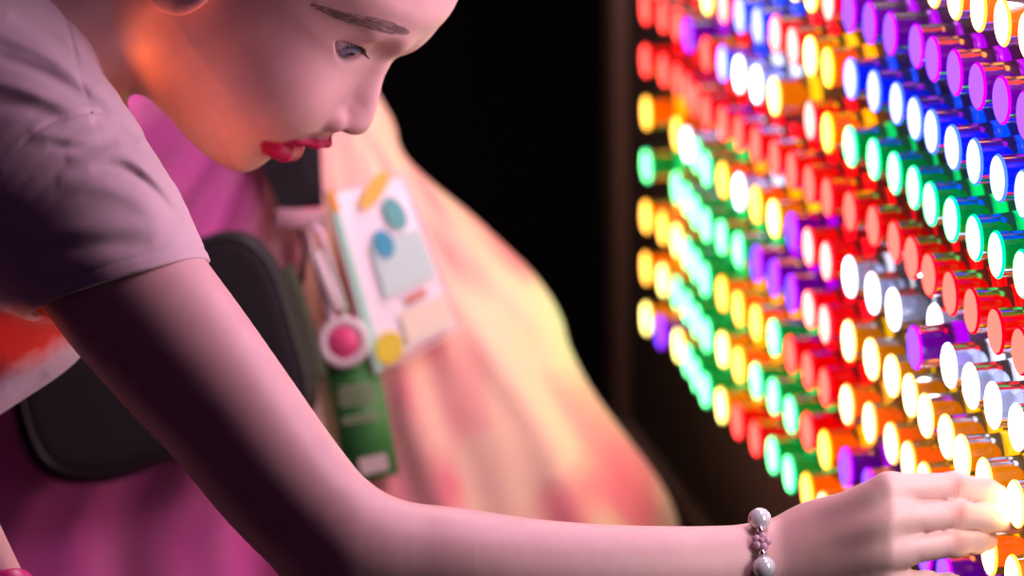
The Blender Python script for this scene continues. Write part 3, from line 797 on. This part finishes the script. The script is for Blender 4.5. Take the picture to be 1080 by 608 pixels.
# start so that a pearl sits on the upper near side of the wrist
cand = [(i, br_pts[i]) for i in range(nb) if br_pts[i][2] < -46]
i0 = min(cand, key=lambda q: abs(q[1][1] - 556))[0]
s = cum[i0]; end = s + tot - 20; step = 0; dirn = 1 if br_pts[(i0 + 1) % nb][1] > br_pts[i0][1] else -1
pos = 0
pat = ['pearl', 'flower', 'pearl', 'flower']
while pos < tot - 30:
    kind = pat[step % 4]; r = 12.0 if kind == 'pearl' else 8.0
    pw, o = on_ring(s + dirn * pos)
    c = pw + o * (r * .75)
    if kind == 'pearl':
        V, Fc = ball(CS.w1(*c), r * CS.u, 18); part('pearl', V, Fc, M_pearl, brace)
        for sg in (-1, 1):
            q, o2 = on_ring(s + dirn * (pos + sg * (r + 1.2))); V, Fc = ball(CS.w1(*(q + o2 * 8)), 4.2 * CS.u, 8, (1, 1, 1)); part('spacer', V, Fc, M_silver, brace)
    else:
        bl = []
        tdir = on_ring(s + dirn * (pos + 3))[0] - pw; tdir /= np.linalg.norm(tdir); bz = np.cross(o, tdir)
        for a in range(5):
            an = a * 2 * math.pi / 5 + .3
            bl.append(ball(CS.w1(*(c + (math.cos(an) * tdir + math.sin(an) * bz) * 6.2)), 4.6 * CS.u, 8))
        bl.append(ball(CS.w1(*(c + o * 2.5)), 3.4 * CS.u, 8))
        V, Fc = join(*bl); part('flower_bead', V, Fc, M_fl, brace)
    pos += 25.5; step += 1
# pink band round the other wrist
wp = [np.array(LARM[-1]), np.array(LARM[-2])]
dirw = (wp[0] - wp[1]) / np.linalg.norm(wp[0] - wp[1]); u1 = np.cross(dirw, [0, 0, 1.]); u1 /= np.linalg.norm(u1); u2 = np.cross(dirw, u1)
Vp = []; 
cW = np.array([-6., 640, -2])
n = 40; prof = [(-14, 43), (-14, 48), (-10, 50.5), (10, 50.5), (14, 48), (14, 43)]
for (x, r) in prof:
    for k in range(n):
        a = 2 * math.pi * k / n; Vp.append(cW + dirw * x + (math.cos(a) * u1 + math.sin(a) * u2) * r)
Fc = [(i * n + k, i * n + (k + 1) % n, ((i + 1) % len(prof)) * n + (k + 1) % n, ((i + 1) % len(prof)) * n + k) for i in range(len(prof)) for k in range(n)]
Vw = CS.w(Vp); o = solo('wristband', Vw, Fc, mat('hot_pink_rubber', lin((238, 30, 150)), .35), Vw.mean(0))
tag(o, "hot pink band on the child's other wrist at the bottom left corner", 'wristband')

# ------------------------------------------------------------------ the woman in the pink dress behind the child
AS = Space(2.28)
DRESS = Poly2([(372, 40), (398, 96), (412, 122), (428, 162), (470, 200), (520, 250), (572, 312), (620, 396), (660, 452), (694, 508), (709, 556), (716, 640), (700, 900), (690, 1420),
               (-60, 1420), (-130, 900), (-140, 600), (-100, 420), (-10, 250), (40, 120), (130, 30), (220, -30), (300, -40)], step=4, n=6)
AH = Head((318, -210, 60), (.75, .66), math.radians(35), math.radians(4), .86)
def dress_sdf(P):
    a, b, c = P.T
    Wm = np.interp(b, [-60, 100, 300, 520, 900, 1400], [150, 190, 215, 235, 280, 320])
    d = pillow(DRESS(a, b), c - 30, 150, Wm, 2.0)
    # sleeves: both arms come forward to the lap
    d = smin(d, chain(P, [(60, 110, -90), (-60, 330, -110), (50, 410, -165)], [84, 66, 50], 30), 40)
    # radiating folds falling from the chest to the knee
    ang = np.degrees(np.arctan2(b - 40, a - 330)); r = np.hypot(a - 330, b - 40)
    amp = np.clip((r - 60) / 260, 0, 1)
    wv = np.sin(ang * .42 + 1.6 * vnoise(P, 160, 3) + r * .004) + .55 * np.sin(ang * .95 + 2.2 * vnoise(P, 110, 8) + 1)
    d = d - amp * 4.5 * wv - 5 * vnoise(P, 120, 21) * amp
    return d
Vd, Q = surface(dress_sdf, (-260, -120, -330), (780, 1424, 430), 7.0, 4)
# tie-dye: pink with pale cream streaks that follow the cloth
a, b, c = Vd.T
ang = np.degrees(np.arctan2(b - 20, a - 330)); rr = np.hypot(a - 330, b - 20)
st = vnoise(np.stack([ang * 3.2, rr * .22, c * .05], 1), 22, 31) * .7 + vnoise(np.stack([ang * 6, rr * .35, c * .1], 1), 20, 33) * .4
right = np.clip((a - 240) / 120 + .25 * vnoise(Vd, 90, 6), 0, 1)
t = np.clip(.42 + 1.3 * st + .22 * (right - .3), 0, 1) * np.clip(right + .12, 0, 1)
pink = np.array([.86, .17, .28]); hot = np.array([.74, .12, .46]); cream = np.array([.94, .66, .50])
base = hot * (1 - right[:, None]) + pink * right[:, None]
C = base * (1 - t[:, None]) + cream * t[:, None]
ab = AS.w1(280, 1424, 40); adult_base = np.array([ab[0], ab[1], 0.0])
adult = empty('person', adult_base)
tag(adult, 'person in a loose pink and cream tie-dye dress behind the leaning child', 'person')
Vw = AS.w(Vd); Vw[:, 2] = np.maximum(Vw[:, 2], .002)
M_dress = cloth_mat('tie_dye_cotton', (.8, .3, .4), sc=400, tint=True)
part('dress', Vw, Q, M_dress, adult, cols=C)
def adult_body(P):
    d = smin(AH.sdf(P), chain(P, [(262, -110, 70), (228, -20, 70), (240, 60, 50)], [80, 84, 90], 20), 40)
    d = smin(d, chain(P, [(240, 60, 50), (270, 320, 60)], [120, 140]), 40)
    d = smin(d, chain(P, [(-20, 380, -150), (62, 420, -196)], [40, 32]), 20)
    return smin(d, gen_hand(P, (70, 424, -200), (1, .12, .1), (.1, -1, 0), .85), 12)
V, Q = surface(adult_body, (-120, -460, -330), (560, 560, 330), 6.0, 4)
part('body', AS.w(V), Q, M_skin, adult, cols=skin_cols(V, SK, AH))
eye_part(AH, AS, adult); eye_part(AH, AS, adult, -1)
V, Q = surface(hair_sdf(AH, [(-150, 130, 0), (-180, 20, 0), (-190, -120, 10), (-180, -240, 20)]), (-60, -560, -220), (620, 200, 400), 7, 4)
part('hair', AS.w(V), Q, M_hair, adult)

# ---- black pouch
BAG = Poly2([(6, 366), (40, 330), (120, 290), (214, 250), (248, 243), (272, 251), (292, 274), (306, 310), (320, 356), (334, 404), (330, 436), (296, 456), (240, 474), (180, 489), (118, 508), (70, 510), (36, 492), (16, 446)], step=3, n=6)
BC = -296
def bag_sdf(P):
    d = pillow(BAG(P[:, 0], P[:, 1]), P[:, 2] - BC, 34, 40, 3.2)
    return d
BS = Space(2.28)
V, Q = surface(bag_sdf, (-20, 220, BC - 60), (360, 540, BC + 60), 3.0, 4)
bgc = BS.w1(170, 380, BC)
bag = empty('pouch', bgc); tag(bag, 'black zipped pouch hanging in front of the pink dress', 'pouch')
M_nylon = mat('black_nylon', (.007, .006, .008), .8, bump=(600, .3, .001)); M_blk = mat('black_plastic', (.012, .012, .013), .4)
part('shell', BS.w(V), Q, M_nylon, bag)
ring = [(p[0], p[1]) for p in catmull([(12, 380), (40, 334), (120, 294), (214, 254), (248, 247), (270, 255), (289, 276), (303, 312), (316, 356), (329, 404), (325, 432), (294, 451), (240, 469), (180, 484), (118, 503), (72, 505), (41, 488), (22, 446)], 6, True)]
zp = []
for p in ring:
    q = np.array(p); cc = np.array([170, 380.]); 
    g = march(bag_sdf, *(q + (cc - q) * .045), BC - 70, BC + 10, 200)
    zp.append((*(q + (cc - q) * .045), (g if g is not None else BC - 34)))
V, Fc = tube(BS.w(zp), .0017, 6, True); part('zip', V, Fc, M_blk, bag)
M_olive = mat('olive_camouflage', (.03, .045, .02), .8)
gp = [(296, 284, BC + 34), (308, 316, BC + 34), (320, 358, BC + 34), (332, 402, BC + 34)]
V, Fc = tube(BS.w(catmull(gp, 6)), [.009] * 19, 12); part('side_panel', V, Fc, M_olive, bag)
# ---- lanyard with badge, clip, reel and green card
def front(a, b, gap): 
    c = march(dress_sdf, a, b, -320, 100, 400)
    return (c if c is not None else -100) - gap
lb = AS.w1(330, 220, front(330, 220, 6))
lan = empty('lanyard', lb); tag(lan, "black neck strap with clip hanging down the front of the pink dress", 'lanyard')
def sheet(corners, th, space=AS, nx=1):
    """thin solid card from four (a,b,c) corners: TL TR BR BL"""
    Wc = space.w(corners); n = np.cross(Wc[1] - Wc[0], Wc[3] - Wc[0]); n /= np.linalg.norm(n)
    if n @ FW > 0: n = -n
    V = np.concatenate([Wc, Wc - n * th]); Fc = [(0, 1, 2, 3), (4, 5, 6, 7), (0, 1, 5, 4), (1, 2, 6, 5), (2, 3, 7, 6), (3, 0, 4, 7)]
    return V, fixn(V, Fc, V.mean(0)), n
def strap(pts, w, th, M, name, root, space=AS):
    P = space.w(pts); V, Fc = [], []
    t = P[1] - P[0]
    for i, p in enumerate(P):
        t = P[min(i + 1, len(P) - 1)] - P[max(i - 1, 0)]; t /= np.linalg.norm(t); s_ = np.cross(t, FW); s_ /= np.linalg.norm(s_)
        wi = w[i] if hasattr(w, '__len__') else w
        for (x, y) in ((-1, 0), (1, 0), (1, 1), (-1, 1)): V.append(p + s_ * x * wi + FW * y * th)
    for i in range(len(P) - 1):
        for k in range(4): Fc.append((i * 4 + k, i * 4 + (k + 1) % 4, i * 4 + 4 + (k + 1) % 4, i * 4 + 4 + k))
    n = len(P) - 1; Fc += [(0, 1, 2, 3), (n * 4 + 3, n * 4 + 2, n * 4 + 1, n * 4)]
    return part(name, V, Fc, M, root, smooth=False)
def run(pts, gap): return catmull([(a, b, front(a, b, gap)) for a, b in catmull(pts, 2)], 4)
strap(run([(306, 60), (312, 120), (315, 180), (317, 220)], 26), .0152, .0015, M_nylon, 'neck_strap', lan)
strap(run([(268, 66), (278, 110), (292, 160), (316, 218)], 30), .013, .0015, M_nylon, 'neck_strap', lan)
M_pinkpl = mat('pale_pink_plastic', (.75, .45, .5), .35); M_clear = mat('milky_plastic', (.8, .74, .74), .3)
cl = min(front(*q, 18) for q in ((318, 232), (318, 268), (320, 300), (340, 250), (350, 300), (360, 335), (330, 270)))
V, Fc = box(AS.w1(318, 231, cl), RT * .0165 + DN * .001, DN * .006, FW * .003); part('clasp', V, Fc, M_pinkpl, lan)
V, Fc = tube(AS.w([(316, 238, cl), (322, 268, cl - 2), (318, 300, cl)]), .0022, 8); part('cord', V, Fc, M_blk, lan)
# carabiner of pale metal
loop = catmull([(326, 244), (338, 246), (352, 290), (364, 330), (358, 338), (348, 332), (336, 292)], 8, True)
V, Fc = tube(AS.w([(p[0], p[1], cl - 6) for p in loop]), .0021, 8, True); part('hook', V, Fc, mat('brushed_metal', (.75, .68, .72), .25, 1), lan)
V, Fc = tube(AS.w([(332, 266, cl - 9), (345, 300, cl - 9), (357, 328, cl - 9)]), [.0042] * 3, 10); part('hook_gate', V, Fc, M_clear, lan)
# round badge reel
rc = AS.w1(363, 361, cl - 14)
V, Fc = lathe([(0, 1e-5), (0, .0165), (.002, .0172), (.007, .0172), (.009, .0160), (.009, .0115), (.0078, .0110), (.0078, 1e-5)], 40, -FW, rc)
fm = [1 if (i // 40) >= 6 else 0 for i in range(len(Fc))]
reel = empty('badge_reel', rc); tag(reel, 'round pale badge reel with a pink centre hanging above the green card', 'badge reel')
part('case', V, Fc, M_clear, reel)
V, Fc = lathe([(.0081, .0108), (.0098, .009), (.0103, 1e-5)], 32, -FW, rc); part('centre_disc', V, Fc, mat('rose_pink', (.82, .09, .25), .4), reel)
# green card
gcn = [(341, 372, cl - 8), (396, 366, cl - 8), (421, 500, cl - 12), (366, 513, cl - 12)]
V, Fc, nG = sheet(gcn, .0024)
gb = np.mean(V, 0); gcard = empty('card', gb); tag(gcard, 'dark green card with pale printing hanging below the badge reel', 'card')
part('sleeve', V, Fc, mat('green_card', (.06, .28, .07), .4), gcard)
def on_quad(q, u, v, lift=0, space=AS):
    q = np.array(q, float); p = (q[0] * (1 - u) + q[1] * u) * (1 - v) + (q[3] * (1 - u) + q[2] * u) * v
    return space.w1(*p) - FW * lift
def patch(q, u0, u1, v0, v1, lift=.0008, rnd=None):
    us = [(u0, v0), (u1, v0), (u1, v1), (u0, v1)]
    V = [on_quad(q, *p, lift) for p in us] + [on_quad(q, *p, lift - .0006) for p in us]
    return np.array(V), fixn(V, [(0, 1, 2, 3), (4, 5, 6, 7), (0, 1, 5, 4), (1, 2, 6, 5), (2, 3, 7, 6), (3, 0, 4, 7)], np.mean(V, 0))
def blob(q, uc, vc, ru, rv, rot=0, lift=.0012, n=28):
    P = []
    for k in range(n):
        a = 2 * math.pi * k / n; x, y = ru * math.cos(a), rv * math.sin(a)
        P.append((uc + x * math.cos(rot) - y * math.sin(rot), vc + x * math.sin(rot) + y * math.cos(rot)))
    V = [on_quad(q, *p, lift) for p in P] + [on_quad(q, *p, lift - .0006) for p in P]
    return np.array(V), fixn(V, [tuple(range(n)), tuple(range(n, 2 * n))] + [(k, (k + 1) % n, n + (k + 1) % n, n + k) for k in range(n)], np.mean(V, 0))
pale = mat('pale_print', (.7, .62, .55), .6); soft = mat('grey_green_print', (.36, .45, .28), .6)
L = [patch(gcn, .14, .84, .30 + i * .034, .315 + i * .034, .003) for i in range(4)] + [patch(gcn, .2, .8, .27, .285, .003)] + [patch(gcn, .12, .84, .50 + i * .034, .516 + i * .034, .003) for i in range(2)]
V, Fc = join(*L); part('print_lines', V, Fc, soft, gcard, smooth=False)
V, Fc = join(patch(gcn, .3, .84, .82, .95, .003)); part('print_label', V, Fc, pale, gcard, smooth=False)
# event badge in a clear holder
bq = [(348, 206, cl - 10), (424, 186, cl + 16), (482, 344, cl + 14), (398, 388, cl - 12)]
V, Fc, nB = sheet(bq, .0022)
bbase = V.mean(0); badge = empty('badge', bbase); tag(badge, 'white badge with teal and yellow printing in a clear holder', 'badge')
part('insert', V, Fc, mat('white_card', (.97, .98, .96), .3, Coat_Weight=.8, Coat_Roughness=.25), badge, smooth=False)
def pm(name, c): return mat(name, c, .5)
V, Fc = join(patch(bq, .32, .98, .34, .66, .003)); part('print_panel', V, Fc, pm('mint_print', (.62, .95, .86)), badge, smooth=False)
V, Fc = join(patch(bq, -.02, .07, .1, 1.02, .003)); part('edge_strip', V, Fc, pm('mint_edge', (.35, .85, .62)), badge, smooth=False)
V, Fc = join(blob(bq, .50, .36, .12, .085, .2, .0045)); part('print_shape', V, Fc, pm('blue_print', (.03, .42, .6)), badge, smooth=False)
V, Fc = join(blob(bq, .76, .21, .13, .10, .5, .0045)); part('print_shape', V, Fc, pm('teal_print', (.12, .55, .5)), badge, smooth=False)
V, Fc = join(blob(bq, .60, .04, .26, .06, -.3, .0045)); part('print_shape', V, Fc, pm('golden_print', (.95, .62, .08)), badge, smooth=False)
V, Fc = join(blob(bq, .20, .93, .17, .09, 0, .0045)); part('print_shape', V, Fc, pm('lemon_print', (.80, .72, .02)), badge, smooth=False)
V, Fc = join(patch(bq, .42, .99, .78, .97, .003)); part('print_panel', V, Fc, pm('pale_lemon_print', (.95, .94, .70)), badge, smooth=False)
V, Fc = join(patch(bq, .55, .80, .70, .75, .0038)); part('print_line', V, Fc, pm('coral_print', (.70, .30, .20)), badge, smooth=False)
V, Fc = join(patch(bq, -.02, .08, -.02, .10, .004)); part('print_tab', V, Fc, pm('orange_print', (.9, .42, .02)), badge, smooth=False)
edge = [on_quad(bq, *p, .001) for p in ((-.04, -.03), (.5, -.035), (1.04, -.03), (1.045, .5), (1.04, 1.03), (.5, 1.035), (-.04, 1.03), (-.045, .5))]
V, Fc = tube(edge, .0012, 6, True); part('holder_edge', V, Fc, M_clear, badge)

# glow of the rest of the tall board: above the frame and at its near end
bn = lambda k, j, o=.03: basew(k, j) + NRM * o
area('board_glow_upper', bn(15, -8), bn(15, -8) + NRM + np.array([0, 0, -.25]), .7, .24, (1, .55, .85), 3.4)
area('board_glow_near', bn(21, -6.5), CS.w1(400, 70, 80), .22, .1, (1, .64, .88), 1.1)
area('board_glow_low', bn(24.6, .5), CS.w1(1030, 540, -80), .07, .12, (1, .88, .94), .42)
spot('added_neck_spot', CS.w1(262, 745, -20), CS.w1(166, 92, 70), (1, .2, .035), 8, 17, 1, .04)  # added orange spot, its source guessed, for the glow on the neck
spot('added_chest_spot', CS.w1(0, 800, -1500), CS.w1(30, 350, march(shirt_sdf, 30, 358, -120, 250, 400) or 60), (1, .22, .14), 13, 3.6, .5, .008)  # added spot from an unseen source, aimed at the red shirt front
spot('added_belly_spot', CS.w1(330, 800, 300), CS.w1(10, 430, 60), (.72, .5, 1), 1.0, 24, 1, .05)  # added lavender spot, no known fixture, lifts the lower shirt front
area('board_glow_far', bn(3, -10), AS.w1(480, 360, -60), .5, .3, (1, .76, .64), 4)
